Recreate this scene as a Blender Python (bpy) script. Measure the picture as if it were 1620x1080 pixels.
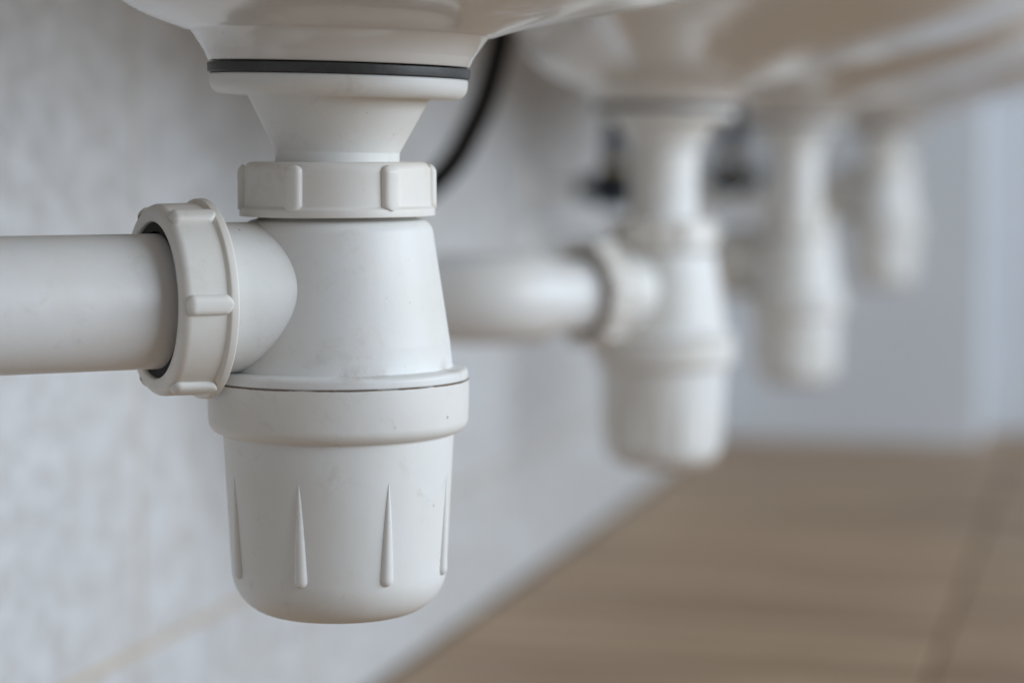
import bpy, math, random
from mathutils import Vector, Matrix
random.seed(7)
R = math.radians
sc = bpy.context.scene
for o in list(bpy.data.objects): bpy.data.objects.remove(o)
COL = sc.collection

# ------------------------------------------------------------------ camera
CAM_H = 0.355
cd = bpy.data.cameras.new('camera'); cam = bpy.data.objects.new('camera', cd); COL.objects.link(cam)
cam.location = (0, 0, CAM_H)
cam.rotation_euler = (R(90 - 4.514), 0, R(14.2))
cd.sensor_width = 36.0; cd.lens = 84.44
cd.clip_start = 0.02; cd.clip_end = 60
cd.dof.use_dof = True; cd.dof.focus_distance = 0.692; cd.dof.aperture_fstop = 5.7
cd.dof.aperture_blades = 0
sc.camera = cam

# ------------------------------------------------------------------ world, lamps, exposure
w = bpy.data.worlds.new('World'); sc.world = w; w.use_nodes = True
bg = w.node_tree.nodes['Background']
bg.inputs['Color'].default_value = (0.85, 0.88, 1.0, 1); bg.inputs['Strength'].default_value = 0.115

def area(name, loc, target, sx, sy, power, color):
    l = bpy.data.lights.new(name, 'AREA'); l.shape = 'RECTANGLE'; l.size = sx; l.size_y = sy
    l.energy = power; l.color = color
    o = bpy.data.objects.new(name, l); COL.objects.link(o); o.location = loc
    o.rotation_euler = (Vector(target) - Vector(loc)).to_track_quat('-Z', 'Y').to_euler()
    return o
area('window_light', (2.5, 0.9, 1.04), (-0.3, 1.05, 0.40), 3.0, 1.2, 98, (0.765, 0.88, 1.0))

sc.view_settings.view_transform = 'Standard'; sc.view_settings.look = 'None'
sc.view_settings.exposure = 0.0; sc.view_settings.gamma = 1.0
sc.view_settings.use_curve_mapping = False
sc.render.engine = 'CYCLES'
sc.cycles.use_denoising = True
sc.cycles.max_bounces = 10; sc.cycles.diffuse_bounces = 6; sc.cycles.glossy_bounces = 4
sc.cycles.caustics_reflective = False; sc.cycles.caustics_refractive = False

# ------------------------------------------------------------------ materials
def new_mat(name):
    m = bpy.data.materials.new(name); m.use_nodes = True
    nt = m.node_tree; b = nt.nodes['Principled BSDF']
    return m, nt, b
def N(nt, t, **kw):
    n = nt.nodes.new(t)
    for k, v in kw.items(): setattr(n, k, v)
    return n
def noise(nt, vec, scale, detail=4, rough=0.55, dist=0.0):
    n = N(nt, 'ShaderNodeTexNoise'); n.inputs['Scale'].default_value = scale
    n.inputs['Detail'].default_value = detail; n.inputs['Roughness'].default_value = rough
    n.inputs['Distortion'].default_value = dist
    nt.links.new(vec, n.inputs['Vector']); return n.outputs['Fac']
def ramp(nt, fac, a, b, ca=(0, 0, 0, 1), cb=(1, 1, 1, 1)):
    n = N(nt, 'ShaderNodeValToRGB'); e = n.color_ramp.elements
    e[0].position = a; e[1].position = b; e[0].color = ca; e[1].color = cb
    nt.links.new(fac, n.inputs['Fac']); return n.outputs['Color']
def mix(nt, fac, a, b, mode='MIX'):
    n = N(nt, 'ShaderNodeMix', data_type='RGBA', blend_type=mode)
    for sock, v in ((n.inputs[0], fac), (n.inputs[6], a), (n.inputs[7], b)):
        if isinstance(v, bpy.types.NodeSocket): nt.links.new(v, sock)
        else: sock.default_value = v
    return n.outputs[2]
def math_n(nt, op, a, b=0.0, c=None):
    n = N(nt, 'ShaderNodeMath', operation=op)
    for i, v in enumerate((a, b) if c is None else (a, b, c)):
        if isinstance(v, bpy.types.NodeSocket): nt.links.new(v, n.inputs[i])
        else: n.inputs[i].default_value = v
    return n.outputs[0]
def bump(nt, b, h, strength, dist):
    n = N(nt, 'ShaderNodeBump'); n.inputs['Strength'].default_value = strength
    n.inputs['Distance'].default_value = dist
    nt.links.new(h, n.inputs['Height']); nt.links.new(n.outputs['Normal'], b.inputs['Normal'])
def objvec(nt, rnd=True, scale=(1, 1, 1)):
    tc = N(nt, 'ShaderNodeTexCoord'); v = tc.outputs['Object']
    mp = N(nt, 'ShaderNodeMapping'); mp.inputs['Scale'].default_value = scale
    nt.links.new(v, mp.inputs['Vector'])
    if rnd:
        oi = N(nt, 'ShaderNodeObjectInfo')
        cmb = N(nt, 'ShaderNodeCombineXYZ')
        for i, k in enumerate((13.7, 7.3, 3.9)):
            nt.links.new(math_n(nt, 'MULTIPLY', oi.outputs['Random'], k), cmb.inputs[i])
        nt.links.new(cmb.outputs[0], mp.inputs['Location'])
    return mp.outputs['Vector']

def plastic(name, base, rough, specks=0.5, seam=None):
    """moulded white polypropylene: faint mottling, tiny dirt specks, hairline scuffs"""
    m, nt, b = new_mat(name)
    v = objvec(nt)
    warm = tuple(c * k for c, k in zip(base[:3], (0.96, 0.925, 0.865))) + (1,)
    c = mix(nt, ramp(nt, noise(nt, v, 28, 5), 0.40, 0.78), base, warm)
    wv = N(nt, 'ShaderNodeVectorMath', operation='MULTIPLY_ADD')      # bend the dots a little
    nn = N(nt, 'ShaderNodeTexNoise'); nn.inputs['Scale'].default_value = 900; nt.links.new(v, nn.inputs['Vector'])
    nt.links.new(nn.outputs['Color'], wv.inputs[0]); wv.inputs[1].default_value = (.0012, .0012, .0012); nt.links.new(v, wv.inputs[2])
    f = None
    for scl, rad, keep in ((95, 0.055, 0.62), (190, 0.060, 0.78)):
        vo = N(nt, 'ShaderNodeTexVoronoi'); vo.inputs['Scale'].default_value = scl; nt.links.new(wv.outputs[0], vo.inputs['Vector'])
        sep = N(nt, 'ShaderNodeSeparateColor'); nt.links.new(vo.outputs['Color'], sep.inputs[0])
        dot = ramp(nt, vo.outputs['Distance'], rad * 0.5, rad, (1, 1, 1, 1), (0, 0, 0, 1))
        k = math_n(nt, 'MULTIPLY', dot, math_n(nt, 'GREATER_THAN', sep.outputs[0], keep))
        k = math_n(nt, 'MULTIPLY', k, math_n(nt, 'MULTIPLY_ADD', sep.outputs[1], 0.8, 0.2))
        f = k if f is None else math_n(nt, 'MAXIMUM', f, k)
    c = mix(nt, math_n(nt, 'MULTIPLY', f, specks), c, (0.12, 0.085, 0.05, 1))
    # grime smears, large and faint
    gr = ramp(nt, noise(nt, v, 95, 8, 0.72, 0.6), 0.57, 0.76)
    c = mix(nt, math_n(nt, 'MULTIPLY', gr, 0.24), c, (0.36, 0.29, 0.21, 1))
    if seam is not None:                     # brown dirt caught along the screwed joint
        z0, hw = seam
        tc = N(nt, 'ShaderNodeTexCoord'); sx = N(nt, 'ShaderNodeSeparateXYZ')
        nt.links.new(tc.outputs['Object'], sx.inputs[0])
        d = math_n(nt, 'ABSOLUTE', math_n(nt, 'SUBTRACT', sx.outputs['Z'], z0))
        wob = math_n(nt, 'MULTIPLY_ADD', noise(nt, v, 170, 4), hw * 3.2, -hw * 0.9)
        k = math_n(nt, 'LESS_THAN', d, wob)
        c = mix(nt, math_n(nt, 'MULTIPLY', k, 0.8), c, (0.15, 0.085, 0.045, 1))
        # patchy rust-brown residue in the crease just above the bead
        d2 = math_n(nt, 'ABSOLUTE', math_n(nt, 'SUBTRACT', sx.outputs['Z'], 0.0746))
        k2 = ramp(nt, d2, 0.0001, 0.0011, (1, 1, 1, 1), (0, 0, 0, 1))
        gate = ramp(nt, noise(nt, v, 48, 6, 0.7), 0.53, 0.68)
        c = mix(nt, math_n(nt, 'MULTIPLY', math_n(nt, 'MULTIPLY', k2, gate), 0.42), c, (0.33, 0.22, 0.13, 1))
    nt.links.new(c, b.inputs['Base Color'])
    rr = N(nt, 'ShaderNodeMapRange'); rr.inputs['To Min'].default_value = rough - 0.07
    rr.inputs['To Max'].default_value = rough + 0.12
    nt.links.new(noise(nt, v, 60, 6, 0.7), rr.inputs['Value'])
    nt.links.new(rr.outputs[0], b.inputs['Roughness'])
    b.inputs['IOR'].default_value = 1.48
    b.inputs['Subsurface Weight'].default_value = 0.12
    b.inputs['Subsurface Radius'].default_value = (1.0, 0.9, 0.75)
    b.inputs['Subsurface Scale'].default_value = 0.0025
    h = math_n(nt, 'ADD', math_n(nt, 'MULTIPLY', noise(nt, v, 45, 3), 2.0), math_n(nt, 'MULTIPLY', noise(nt, v, 900, 3), 0.12))
    bump(nt, b, h, 0.26, 0.0006)
    return m
M = {}
M['plastic'] = plastic('white_plastic', (0.80, 0.795, 0.775, 1), 0.43)
M['nut'] = plastic('white_nut_plastic', (0.79, 0.765, 0.725, 1), 0.42)
M['body'] = plastic('white_body_plastic', (0.80, 0.80, 0.785, 1), 0.43, 0.6, seam=(0.0707, 0.00016))
M['collar'] = plastic('white_collar_plastic', (0.79, 0.775, 0.745, 1), 0.42, 0.9, seam=(0.0707, 0.00022))
M['pipe'] = plastic('white_pipe_plastic', (0.78, 0.775, 0.765, 1), 0.34, 0.5)

def rubber(name, col, rough=0.55):
    m, nt, b = new_mat(name); v = objvec(nt)
    c = mix(nt, ramp(nt, noise(nt, v, 160, 6, 0.7), 0.35, 0.75), col, tuple(min(1, x * 1.7) for x in col[:3]) + (1,))
    st = ramp(nt, noise(nt, v, 130, 3), 0.68, 0.74)
    c = mix(nt, math_n(nt, 'MULTIPLY', st, 0.5), c, (0.16, 0.10, 0.05, 1))
    nt.links.new(c, b.inputs['Base Color']); b.inputs['Roughness'].default_value = rough
    bump(nt, b, noise(nt, v, 700, 3), 0.2, 0.0003)
    return m
def dirty_seam():
    m, nt, b = new_mat('brown_dirty_seam'); v = objvec(nt)
    c = mix(nt, ramp(nt, noise(nt, v, 75, 6, 0.75), 0.36, 0.60), (0.30, 0.24, 0.18, 1), (0.050, 0.028, 0.016, 1))
    nt.links.new(c, b.inputs['Base Color']); b.inputs['Roughness'].default_value = 0.9
    return m
M['gasket'] = rubber('grey_rubber', (0.040, 0.041, 0.041, 1), 0.45)
M['dirt'] = dirty_seam()
M['black'] = rubber('black_rubber', (0.008, 0.006, 0.005, 1), 0.75)

m, nt, b = new_mat('glazed_ceramic'); v = objvec(nt)
c = mix(nt, ramp(nt, noise(nt, v, 9, 4), 0.3, 0.75), (0.80, 0.775, 0.745, 1), (0.74, 0.705, 0.66, 1))
c = mix(nt, math_n(nt, 'MULTIPLY', ramp(nt, noise(nt, v, 420, 2), 0.74, 0.78), 0.5), c, (0.25, 0.2, 0.15, 1))
nt.links.new(c, b.inputs['Base Color']); b.inputs['Roughness'].default_value = 0.17
b.inputs['Coat Weight'].default_value = 0.3; b.inputs['Coat Roughness'].default_value = 0.05
bump(nt, b, math_n(nt, 'ADD', noise(nt, v, 14, 3), math_n(nt, 'MULTIPLY', noise(nt, v, 55, 3), 0.25)), 0.35, 0.003)
M['ceramic'] = m

def metal(name, col, rough):
    m, nt, b = new_mat(name); v = objvec(nt)
    nt.links.new(mix(nt, noise(nt, v, 120, 4), col, tuple(x * 0.6 for x in col[:3]) + (1,)), b.inputs['Base Color'])
    b.inputs['Metallic'].default_value = 1; b.inputs['Roughness'].default_value = rough
    return m
M['chrome'] = metal('dark_gunmetal', (0.060, 0.070, 0.085, 1), 0.35)
M['brass'] = metal('old_brass', (0.35, 0.24, 0.10, 1), 0.4)

# wall: pale mottled ceramic tile
m, nt, b = new_mat('mottled_wall_tile'); v = objvec(nt, True, (1, 0.62, 0.8))
n1 = ramp(nt, noise(nt, v, 92, 4, 0.6, 0.3), 0.38, 0.62)
n2 = ramp(nt, noise(nt, v, 9, 3), 0.35, 0.7)
c = mix(nt, n1, (0.54, 0.535, 0.53, 1), (0.69, 0.70, 0.715, 1))
c = mix(nt, math_n(nt, 'MULTIPLY', n2, 0.35), c, (0.58, 0.55, 0.51, 1))
nt.links.new(c, b.inputs['Base Color']); b.inputs['Roughness'].default_value = 0.42
bump(nt, b, noise(nt, v, 60, 5), 0.25, 0.002)
M['walltile'] = m
m, nt, b = new_mat('ochre_grout'); v = objvec(nt, False)
nt.links.new(mix(nt, noise(nt, v, 40, 4), (0.60, 0.47, 0.32, 1), (0.49, 0.41, 0.31, 1)), b.inputs['Base Color'])
b.inputs['Roughness'].default_value = 0.9; M['grout'] = m
m, nt, b = new_mat('painted_plaster'); v = objvec(nt, False)
nt.links.new(mix(nt, ramp(nt, noise(nt, v, 5, 4), 0.3, 0.7), (0.68, 0.70, 0.73, 1), (0.74, 0.76, 0.785, 1)), b.inputs['Base Color'])
b.inputs['Roughness'].default_value = 0.6; bump(nt, b, noise(nt, v, 90, 4), 0.2, 0.001); M['plaster'] = m

# floor: wood-look tile, grain running away from the wall
m, nt, b = new_mat('wood_look_floor_tile'); v = objvec(nt, True, (1.1, 12, 1))
oi = N(nt, 'ShaderNodeObjectInfo')
g = ramp(nt, noise(nt, v, 2.2, 6, 0.6, 0.4), 0.38, 0.64)
c = mix(nt, g, (0.270, 0.162, 0.088, 1), (0.600, 0.425, 0.262, 1))
v2 = objvec(nt, True, (1.4, 5.0, 1))
c = mix(nt, math_n(nt, 'MULTIPLY', ramp(nt, noise(nt, v2, 2.4, 4), 0.5, 0.75), 0.55), c, (0.235, 0.115, 0.060, 1))
c = mix(nt, math_n(nt, 'MULTIPLY', oi.outputs['Random'], 0.35), c, (0.42, 0.29, 0.178, 1))
nt.links.new(c, b.inputs['Base Color']); b.inputs['Roughness'].default_value = 0.5
bump(nt, b, noise(nt, v, 9, 5), 0.15, 0.002); M['floortile'] = m
m, nt, b = new_mat('dark_floor_grout'); v = objvec(nt, False)
nt.links.new(mix(nt, noise(nt, v, 30, 4), (0.19, 0.13, 0.09, 1), (0.25, 0.18, 0.13, 1)), b.inputs['Base Color'])
b.inputs['Roughness'].default_value = 0.9; M['floorgrout'] = m

# ------------------------------------------------------------------ mesh helpers
def link(name, me, mat, parent=None):
    me.materials.clear(); me.materials.append(mat)
    o = bpy.data.objects.new(name, me); COL.objects.link(o); o.parent = parent
    return o
def mesh(name, verts, faces, smooth=True, sharp=35):
    me = bpy.data.meshes.new(name); me.from_pydata(verts, [], faces); me.update()
    if smooth:
        me.polygons.foreach_set('use_smooth', [True] * len(me.polygons))
        me.set_sharp_from_angle(angle=R(sharp))
    return me
def fillet(pts, seg=6):
    """polyline of (r, z[, fillet radius]) -> rounded profile"""
    out = []
    n = len(pts)
    for i, p in enumerate(pts):
        f = p[2] if len(p) > 2 else 0
        if f <= 0 or i in (0, n - 1): out.append((p[0], p[1])); continue
        P = Vector(p[:2]); A = Vector(pts[i - 1][:2]) - P; B = Vector(pts[i + 1][:2]) - P
        ang = A.angle(B)
        fa = pts[i - 1][2] if len(pts[i - 1]) > 2 else 0; fb = pts[i + 1][2] if len(pts[i + 1]) > 2 else 0
        d = min(f / math.tan(ang / 2), A.length * 0.98 * f / (f + fa), B.length * 0.98 * f / (f + fb)); rr = d * math.tan(ang / 2)
        a = P + A.normalized() * d; bb = P + B.normalized() * d
        cen = P + (A.normalized() + B.normalized()).normalized() * (rr / math.sin(ang / 2))
        va, vb = a - cen, bb - cen; tot = va.angle_signed(vb)
        for k in range(seg + 1):
            t = -tot * k / seg
            q = cen + Vector((va.x * math.cos(t) - va.y * math.sin(t), va.x * math.sin(t) + va.y * math.cos(t)))
            out.append((q.x, q.y))
    return out
def lathe(name, pts, seg=112, s=0.001, closed=False, filseg=6):
    pr = fillet(pts, filseg); V = []; F = []
    for (r, z) in pr:
        for k in range(seg):
            a = 2 * math.pi * k / seg; V.append((r * s * math.cos(a), r * s * math.sin(a), z * s))
    n = len(pr)
    for i in range(n if closed else n - 1):
        j = (i + 1) % n
        for k in range(seg):
            l = (k + 1) % seg
            F.append((i * seg + k, j * seg + k, j * seg + l, i * seg + l))
    me = mesh(name, V, F)
    import bmesh
    bm = bmesh.new(); bm.from_mesh(me)
    bmesh.ops.remove_doubles(bm, verts=bm.verts, dist=1e-7)
    bmesh.ops.dissolve_degenerate(bm, edges=bm.edges, dist=1e-8)
    bmesh.ops.recalc_face_normals(bm, faces=bm.faces)
    bm.to_mesh(me); bm.free()
    me.polygons.foreach_set('use_smooth', [True] * len(me.polygons)); me.set_sharp_from_angle(angle=R(40))
    return me
def rib_mesh(name, rad, z0, z1, width, height, nu=11, nv=18, pw=4.0):
    """raised bar on a turned surface; rad(z) base radius, width(t), height(t), t from z0 to z1 (mm)"""
    V = []; F = []
    for j in range(nv + 1):
        t = 0.5 - 0.5 * math.cos(math.pi * j / nv); z = z0 + (z1 - z0) * t
        for i in range(nu + 1):
            u = -math.cos(math.pi * i / nu)
            r = rad(z) - 0.35 + (height(t) + 0.35) * max(0.0, 1 - abs(u) ** pw) ** 0.5
            a = u * width(t) / 2 / rad(z)
            V.append((r * math.cos(a) * .001, r * math.sin(a) * .001, z * .001))
    for j in range(nv):
        for i in range(nu):
            a = j * (nu + 1) + i; F.append((a, a + 1, a + nu + 2, a + nu + 1))
    return mesh(name, V, F, sharp=75)
def tube(name, path, rad, seg=40, caps=True):
    """sweep a circle along points (metres)"""
    P = [Vector(p) for p in path]; V = []; F = []
    rads = rad if isinstance(rad, (list, tuple)) else [rad] * len(P)
    up = None
    for i, p in enumerate(P):
        t = (P[min(i + 1, len(P) - 1)] - P[max(i - 1, 0)]).normalized()
        if up is None:
            up = Vector((0, 0, 1)) if abs(t.z) < 0.9 else Vector((1, 0, 0))
        x = up.cross(t).normalized(); up = t.cross(x).normalized()
        for k in range(seg):
            a = 2 * math.pi * k / seg
            V.append(p + (x * math.cos(a) + up * math.sin(a)) * rads[i])
    for i in range(len(P) - 1):
        for k in range(seg):
            l = (k + 1) % seg; F.append((i * seg + k, i * seg + l, (i + 1) * seg + l, (i + 1) * seg + k))
    if caps:
        F.append(tuple(range(seg))[::-1]); F.append(tuple((len(P) - 1) * seg + k for k in range(seg)))
    return mesh(name, [tuple(q) for q in V], F)
def spline(pts, n=14):
    P = [Vector(p) for p in pts]; P = [P[0] * 2 - P[1]] + P + [P[-1] * 2 - P[-2]]; out = []
    for i in range(1, len(P) - 2):
        for k in range(n):
            t = k / n; a, b_, c_, d = P[i - 1], P[i], P[i + 1], P[i + 2]
            out.append(0.5 * ((2 * b_) + (c_ - a) * t + (2 * a - 5 * b_ + 4 * c_ - d) * t * t + (3 * b_ - a - 3 * c_ + d) * t ** 3))
    out.append(P[-2]); return out
def box_mesh(name, sx, sy, sz, bev=0.0):
    import bmesh
    bm = bmesh.new(); bmesh.ops.create_cube(bm, size=1)
    bmesh.ops.scale(bm, vec=(sx, sy, sz), verts=bm.verts)
    if bev: bmesh.ops.bevel(bm, geom=bm.edges[:], offset=bev, segments=1, affect='EDGES', profile=0.5)
    me = bpy.data.meshes.new(name); bm.to_mesh(me); bm.free(); return me
def structure(o): o['kind'] = 'structure'; return o
def thing(name, loc, label, cat, group=None):
    o = bpy.data.objects.new(name, None); o.empty_display_size = 0.03; COL.objects.link(o)
    o.location = loc; o['label'] = label; o['category'] = cat
    if group: o['group'] = group
    return o

# ------------------------------------------------------------------ setting
WALL_X = -0.477
BACK_Y = 2.93
# floor slab (the joints show its top) and tiles
fl = structure(link('floor', box_mesh('floor', 4.6, 6.2, 0.1), M['floorgrout'])); fl.location = (1.7, 0.9, -0.0535)
tm_cache = {}
def floor_tile(x0, x1, y0, y1):
    k = (round(x1 - x0, 4), round(y1 - y0, 4))
    if k not in tm_cache: tm_cache[k] = box_mesh('floor_tile', k[0], k[1], 0.02, 0.0012)
    o = link('floor_tile', tm_cache[k], M['floortile'], fl)
    o.location = (Vector(((x0 + x1) / 2, (y0 + y1) / 2, -0.010 + random.uniform(-.0003, .0003))) - fl.location)
    return o
J = 0.004; TW = 0.15
xs = [WALL_X + 0.002, -0.120, 0.480, 1.080, 1.680]
ny0, ny1 = -3, 21
for j in range(ny0, ny1):
    for i in range(len(xs) - 1):
        if xs[i] > 0.4 and j < 0: continue
        floor_tile(xs[i] + J * .5 * 1, xs[i + 1] - J * .5 * 1, j * TW + J / 2, (j + 1) * TW - J / 2)

# tiled wall behind the basins
wl = structure(link('wall', box_mesh('wall', 0.1, 4.2, 1.32), M['grout'])); wl.location = (WALL_X - 0.0513, 0.87, 0.66)
rows = [0.0, 0.103, 0.503, 0.903, 1.303]
tw = 0.25; y_joint = 1.12; wj = 0.0035
wt_cache = {}
k0 = -8
for rI in range(4):
    hh = rows[rI + 1] - rows[rI]
    for k in range(k0, 8):
        y0 = y_joint + k * tw; y1 = y0 + tw
        if y1 > BACK_Y: y1 = BACK_Y - 0.001
        if y0 >= BACK_Y - 0.02: continue
        key = (round(hh, 4), round(y1 - y0, 4))
        if key not in wt_cache: wt_cache[key] = box_mesh('wall_tile', 0.008, key[1] - wj, key[0] - wj, 0.001)
        o = link('wall_tile', wt_cache[key], M['walltile'], wl)
        o.location = Vector((WALL_X - 0.004 + random.uniform(-.0002, .0002), (y0 + y1) / 2, (rows[rI] + rows[rI + 1]) / 2)) - wl.location

# back wall with a corner, and the recess beyond it
bk = structure(link('back_wall', box_mesh('back_wall', 0.32, 0.3, 1.32, 0.003), M['plaster'])); bk.location = (WALL_X + 0.158, BACK_Y + 0.15, 0.66)
rc = structure(link('recess_wall', box_mesh('recess_wall', 2.6, 0.1, 1.32, 0.002), M['plaster'])); rc.location = (1.14, BACK_Y + 0.20, 0.66)

# ------------------------------------------------------------------ bottle trap
NUT_H = 16.1
def nut_profile(bore):
    return [(bore + 0.3, 9.0), (24.2, 8.6), (24.2, 0.0, 0.3), (29.3, 0.0, 0.35), (29.15, 2.3, 0.7), (28.0, 3.1, 0.5),
            (27.8, NUT_H, 2.8), (bore, NUT_H, 0.9), (bore, 11.0)]
nut_meshes = {bkey: lathe('coupling_nut', nut_profile(bv), closed=True) for bkey, bv in (('top', 18.75), ('side', 22.6))}
nut_rib = rib_mesh('grip_rib', lambda z: 27.95, 1.9, 15.3, lambda t: 5.9 * min(1, (max(0, 1 - ((abs(t - .5) - .36) / .14) ** 2) ** 0.5) if abs(t - .5) > .36 else 1) + 0.02,
                   lambda t: 1.75 * (min(1, (1 - t) / 0.14) ** 0.5), nv=24)
cup_r = lambda z: 32.55 + (z - 14.7) * (34.75 - 32.55) / (55.0 - 14.7)
def drop_w(t):   # t 0 bottom, 1 top
    if t < 0.07: return 4.0 * math.sqrt(max(0, 1 - ((0.07 - t) / 0.07) ** 2)) + 0.05
    return 4.0 * (1 - (t - 0.07) / 0.93) ** 0.62 + 0.05
def drop_h(t):
    if t < 0.06: return 1.55 * math.sqrt(max(0, 1 - ((0.06 - t) / 0.06) ** 2))
    return 1.55 * (1 - (t - 0.06) / 0.94) ** 0.7
cup_rib = rib_mesh('cup_rib', cup_r, 12.6, 43.2, drop_w, drop_h, nv=34, pw=2.2)
cup_me = lathe('cup', [(30, 58.5), (34.85, 57.5), (34.72, 54.5), (33.6, 34.0), (31.75, 0.0, 14.0), (9, 0.0, 0.6), (8.4, -0.35, .3), (0, -0.35)], filseg=14)
collar_me = lathe('collar_ring', [(35.0, 68.5), (36.6, 70.84), (39.3, 70.82, 0.3), (39.25, 64), (39.0, 55.2, 4.6), (34.9, 54.9, .4), (34.72, 54.2), (34.0, 54.6)], filseg=9)
body_me = lathe('trap_body', [(20, 130), (23.6, 130), (23.6, 119.2, .5), (24.5, 118.7), (28.1, 118.5, 5.6), (33.6, 82.0, 14), (34.35, 74.5, .5), (38.95, 74.0, 1.5), (39.05, 71.0, .45), (36.8, 70.85, .3), (36.4, 68)], filseg=9)
gasket_me = lathe('gasket', [(20, 161.3), (39.0, 161.3, .35), (39.15, 164.15, .35), (20, 164.2)], closed=True)
bead_me = lathe('dirt_ring', [(36.5, 69.6), (38.3, 69.6), (38.3, 71.2), (36.5, 71.2)], closed=True)

def funnel_me(ext):
    return lathe('funnel', [(17.0, 161.15), (38.5, 161.15, .8), (38.35, 155.0, 3.9), (27.2, 155.2, 1.6), (19.95, 141.4, 2.5), (18.62, 138.9, 1.2), (18.5, 118 - ext), (16.8, 118 - ext)], filseg=8)

def make_trap(loc, ext, pipe_ang, bend_at, wall_ang, tilt, spin, label):
    """loc: point under the gasket, at the height of the cup bottom with no extension"""
    x, y, z = loc
    t = thing('bottle_trap', (x, y, z - ext * .001), label, 'bottle trap', 'bottle traps under the row of basins')
    up = ext * .001
    # tail funnel with its flange, and the seal above it: follow the tilt of the basin outlet
    piv = Vector((0, 0, 0.136 + up))
    Mt = Matrix.Translation(piv) @ Matrix.Rotation(R(tilt), 4, 'Y') @ Matrix.Translation(-piv) @ Matrix.Translation((0, 0, up))
    f = link('funnel', funnel_me(ext), M['plastic'], t); f.matrix_local = Mt
    g = link('gasket', gasket_me, M['gasket'], t); g.matrix_local = Mt
    link('trap_body', body_me, M['body'], t)
    link('collar_ring', collar_me, M['collar'], t)
    d = link('seal_ring', bead_me, M['dirt'], t); d['label'] = 'brown dirty seal line above the collar'
    cp = link('cup', cup_me, M['plastic'], t)
    for k in range(8):
        r_ = link('rib', cup_rib, M['plastic'], cp); r_.rotation_euler.z = R(spin + 45 * k)
    n1 = link('coupling_nut', nut_meshes['top'], M['nut'], t); n1.location = (0, 0, .1197); n1.rotation_euler.z = R(spin + 8)
    for k in range(6):
        r_ = link('grip_rib', nut_rib, M['nut'], n1); r_.rotation_euler.z = R(60 * k)
    # side outlet
    d = Vector((math.cos(R(pipe_ang)), math.sin(R(pipe_ang)), 0)); zc = .0960
    so = link('side_outlet', lathe('side_outlet', [(22.2, 0), (22.2, 47, .5), (20.5, 47), (20.5, 30)]), M['body'], t)
    so.location = (0, 0, zc); so.rotation_euler = d.to_track_quat('Z', 'X').to_euler()
    sl = link('seal_ring', lathe('seal_ring', [(19.9, 49), (23.6, 49), (23.6, 56.9), (19.9, 56.9)], closed=True), M['black'], t)  # rubber seal set close to the nut face; its black stands in for gap shade
    sl.location = (0, 0, zc); sl.rotation_euler = so.rotation_euler
    n2 = link('coupling_nut', nut_meshes['side'], M['nut'], t)
    n2.location = d * .0422 + Vector((0, 0, zc))
    q = d.to_track_quat('Z', 'X') @ Matrix.Rotation(R(spin_side), 3, 'Z').to_quaternion()
    n2.rotation_euler = q.to_euler()
    for k in range(6):
        r_ = link('grip_rib', nut_rib, M['nut'], n2); r_.rotation_euler.z = R(60 * k)
    # outlet pipe: straight, a bend in a socket, then into the wall
    w_ = Vector((math.cos(R(wall_ang)), math.sin(R(wall_ang)), 0))
    a = d * .046 + Vector((0, 0, zc)); B = d * bend_at + Vector((0, 0, zc))
    k_ = 0.018
    pipe = link('outlet_pipe', tube('outlet_pipe', [a, a + (B - d * k_ - a) * .5, B - d * k_], .0196, 56), M['pipe'], t)
    off = Vector((d.y, -d.x, 0)); off = off if off.y > 0 else -off
    pipe.location = off * .0009 + Vector((0, 0, -.0004))               # sits off-centre in the nut
    arc = [B - d * (k_ + .011)] + [B - d * k_ * (1 - s_) ** 2 + w_ * k_ * s_ ** 2 for s_ in [i / 10 for i in range(11)]] + [B + w_ * (k_ + .011)]
    el = link('elbow', tube('elbow', arc, .0235, 48), M['pipe'], t)
    wx = (WALL_X - x - B.x) / w_.x
    link('outlet_pipe', tube('outlet_pipe', [B + w_ * k_, B + w_ * (wx + .004)], .0197, 48), M['pipe'], t)
    rz = link('wall_rosette', lathe('wall_rosette', [(19.9, 9), (21, 9, 1), (24, 6, 3), (38, 1.2, 1), (38.5, 0)]), M['pipe'], t)
    rz.location = B + w_ * (wx - .0005); rz.rotation_euler = (-w_).to_track_quat('Z', 'X').to_euler()
    return t

Z0 = CAM_H - 0.1388
DR = [(-0.2273, 0.6852), (-0.2427, 1.2981), (-0.2500, 1.9117), (-0.2380, 2.529)]
spin_side = 0
CAMB = math.degrees(math.atan2(-DR[0][1], -DR[0][0]))      # direction from trap to camera
spin_side = 30
make_trap((*DR[0], Z0), 0.0, 221.2, 0.200, 180, 1.7, CAMB + 25.0, 'sharp nearest white bottle trap with ribbed cup and thick side pipe, in focus')
spin_side = 40
make_trap((*DR[1], Z0), 33.5, 232, 0.118, 181, 0.6, CAMB + 10, 'second bottle trap from the camera, blurred, with a long straight neck')
make_trap((*DR[2], Z0), 46.0, 163, 0.110, 180, -0.4, CAMB + 31, 'third bottle trap from the camera, blurred, hanging lower than the farthest one')
make_trap((*DR[3], Z0), 3.0, 161, 0.110, 180, 0.5, CAMB + 5, 'farthest and smallest bottle trap, strongly blurred, near the end wall')

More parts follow.
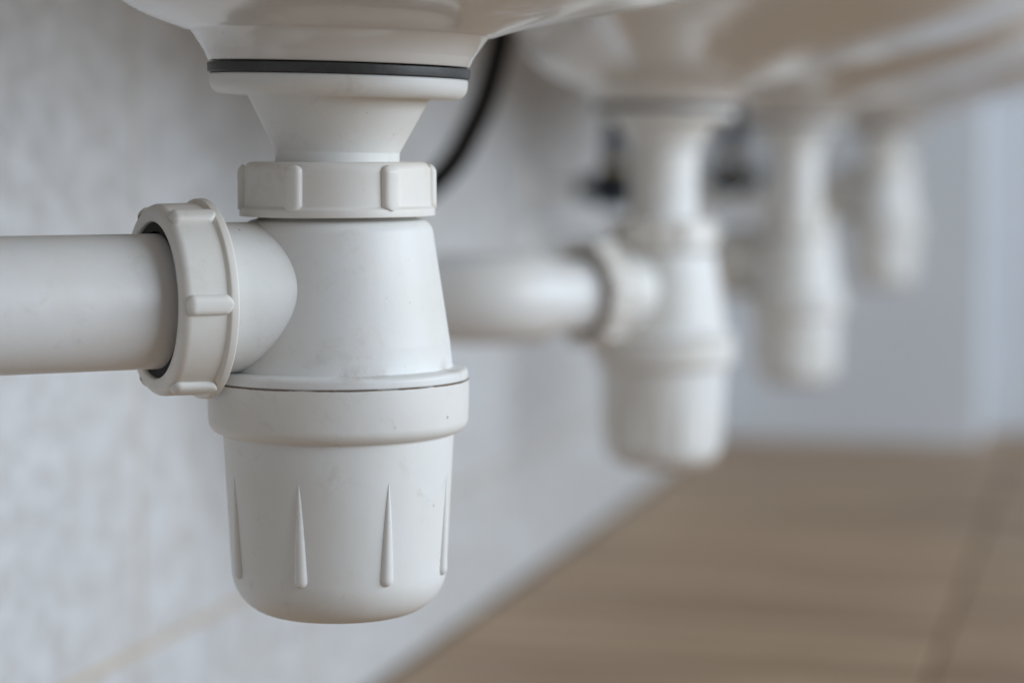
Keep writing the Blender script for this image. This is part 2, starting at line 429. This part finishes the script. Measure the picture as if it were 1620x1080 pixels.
# ------------------------------------------------------------------ wash basins
def basin_me(xb):
    """xb: distance from drain to wall; local origin on the drain axis at the seal's upper face"""
    x0, x1, hy = -xb, 0.27, 0.302
    cx = (x0 + x1) / 2; hx = (x1 - x0) / 2
    def Rm(th):
        lo, hi = 0.0, 0.6
        for _ in range(40):
            mid = (lo + hi) / 2; px = mid * math.cos(th) - cx; py = mid * math.sin(th)
            n_ = 4.5 if px > 0 else 9
            if abs(px / hx) ** n_ + abs(py / hy) ** n_ < 1: lo = mid
            else: hi = mid
        return lo
    seg = 160; Hr = 0.19; rings = []
    boss = fillet([(20, 0.25), (38.7, 0.25, .9), (40.2, 3.4, 5), (44.2, 9.2, 3.5)], 6)
    def under(th, rho):
        Rr = Rm_c[th]; a = math.cos(th); g = 0.35 - 0.05 * a if a > 0 else 0.35 - 0.10 * a
        t = max(0.0, (rho - 0.0452) / (Rr - 0.0452))
        zf = 0.0092 + (Hr - 0.0092) * (g * t + (1 - g) * t ** 6)
        wb = min(1.0, max(0.0, -a) * 1.03)                        # the bowl's back turns up early to a ledge
        xx = max(0.0, rho - 0.0452); zb = 0.2 * xx + 430 * xx ** 3
        zb = 0.0092 + (Hr - 0.02) * (1 - math.exp(-zb / (Hr - 0.02)))
        zb = zb + (Hr - zb) * t ** 6
        return zf * (1 - wb) + zb * wb
    ths = [2 * math.pi * k / seg for k in range(seg)]; Rm_c = {th: Rm(th) for th in ths}
    V = []; F = []
    def ring(fn):
        rings.append(len(V))
        for th in ths: V.append(fn(th))
    for (r, z) in boss: ring(lambda th, r=r, z=z: (r * .001 * math.cos(th), r * .001 * math.sin(th), z * .001))
    nb = 60
    for i in range(1, nb + 1):
        q = (i / nb) ** 1.35
        def fn(th, q=q, i=i):
            rho = 0.0452 + (Rm_c[th] - 0.0452) * q; z = under(th, rho)
            fade = math.exp(-(rho - 0.0452) / 0.006)             # fillet into the outlet boss
            z = z + 0.0012 * (1 - fade)
            return (rho * math.cos(th), rho * math.sin(th), z)
        ring(fn)
    def sc_ring(k, z): ring(lambda th: (Rm_c[th] * k * math.cos(th), Rm_c[th] * k * math.sin(th), z))
    top = Hr + 0.042
    sc_ring(1.0, Hr + 0.012); sc_ring(1.0, top - 0.008); sc_ring(0.985, top); sc_ring(0.90, top); sc_ring(0.87, top - 0.008)
    for q in (0.75, 0.5, 0.3, 0.16):
        ring(lambda th, q=q: (Rm_c[th] * q * math.cos(th), Rm_c[th] * q * math.sin(th), under(th, Rm_c[th] * q) + 0.014 + 0.012 * q))
    ring(lambda th: (0.022 * math.cos(th), 0.022 * math.sin(th), 0.016))
    for i in range(len(rings) - 1):
        a, b_ = rings[i], rings[i + 1]
        for k in range(seg):
            l = (k + 1) % seg; F.append((a + k, a + l, b_ + l, b_ + k))
    a, b_ = rings[-1], rings[0]
    for k in range(seg):
        l = (k + 1) % seg; F.append((a + k, a + l, b_ + l, b_ + k))
    return mesh('wash_basin', V, F, sharp=50)
names = ['white ceramic wash basin above the sharp nearest trap, glossy underside', 'second ceramic basin in the row, above the long necked blurred trap',
         'third ceramic basin in the row, blurred, above the third trap', 'farthest ceramic basin at the end of the row, strongly blurred']
for i, (x, y) in enumerate(DR):
    tilt = (1.7, .6, -.4, .5)[i]
    o = link('wash_basin', basin_me(x - WALL_X - 0.001), M['ceramic'])
    z = 0.1643
    piv = Vector((x, y, Z0 + 0.136))
    p = piv + Matrix.Rotation(R(tilt), 3, 'Y') @ Vector((0, 0, z - 0.136))
    o.location = p; o.rotation_euler = (0, R(tilt), 0)
    o['label'] = names[i]; o['category'] = 'wash basin'; o['group'] = 'row of wash basins on the tiled wall'

# ------------------------------------------------------------------ supply hoses and valves
def valve(y, z, reach, label):
    t = thing('angle_valve', (WALL_X, y, z), label, 'valve', 'angle valves on the wall')
    def lz(name, prof, m_, loc, axis):
        o = link(name, lathe(name, prof, seg=40), m_, t); o.location = loc; o.rotation_euler = Vector(axis).to_track_quat('Z', 'X').to_euler(); return o
    lz('wall_rosette', [(0, 6), (10, 6, 1), (25, 1, 1), (25.5, 0)], M['pipe'], (0.0003, 0, 0), (1, 0, 0))
    lz('stem', [(0, 0), (7, 0), (7, reach * 1000 - 14, 1), (0, reach * 1000 - 13)], M['pipe'], (0, 0, 0), (1, 0, 0))
    lz('valve_body', [(0, reach * 1000 - 30), (9, reach * 1000 - 30), (9, reach * 1000 - 15, 1), (17, reach * 1000 - 14, 2), (17, reach * 1000 + 12, 3), (0, reach * 1000 + 11)], M['chrome'], (0, 0, 0), (1, 0, 0))
    lz('hose_nut', [(0, 8), (9, 8), (9, 24, 1), (7, 25), (0, 25)], M['brass'], (reach, 0, 0), (0, 0, 1))
    hd = lz('handle', [(0, 9), (5, 9), (5, 18, 1), (14, 19, 2), (13, 32, 3), (0, 33)], M['chrome'], (reach, 0, 0), (1, 0, 0))
    return t
def hose(pts, rad, m_, label, cat='hose'):
    o = link('supply_hose', tube('supply_hose', spline(pts), rad, 20), m_)
    o['label'] = label; o['category'] = cat; o['group'] = 'supply hoses under the basins'; return o
zv = CAM_H - 0.030
ord_ = ['second', 'third', 'farthest']
for i in (1, 2, 3):
    x, y = DR[i]
    if i > 1: valve(y + 0.02, zv, 0.075, 'small metal angle valve on the wall behind the %s bottle trap' % ord_[i - 1])
    if i > 1: hose([(WALL_X + .075, y + .02, zv + .022), (WALL_X + .076, y + .02, zv + .05), (WALL_X + .085, y + .03, zv + .09), (WALL_X + .07, y + .03, CAM_H + .13)], .0095, M['chrome'],
         'grey metal hose rising from the valve behind the %s bottle trap' % ord_[i - 1])
    if i == 1: hose([(WALL_X + .145, y, CAM_H + .075), (WALL_X + .138, y, CAM_H + .045), (WALL_X + .128, y, CAM_H + .018), (WALL_X + .105, y, CAM_H - .016), (WALL_X + .05, y, CAM_H - .050), (WALL_X - .002, y, CAM_H - .058)], .0072, M['black'],
         'black rubber hose curving to the wall under the %s basin' % ord_[i - 1])
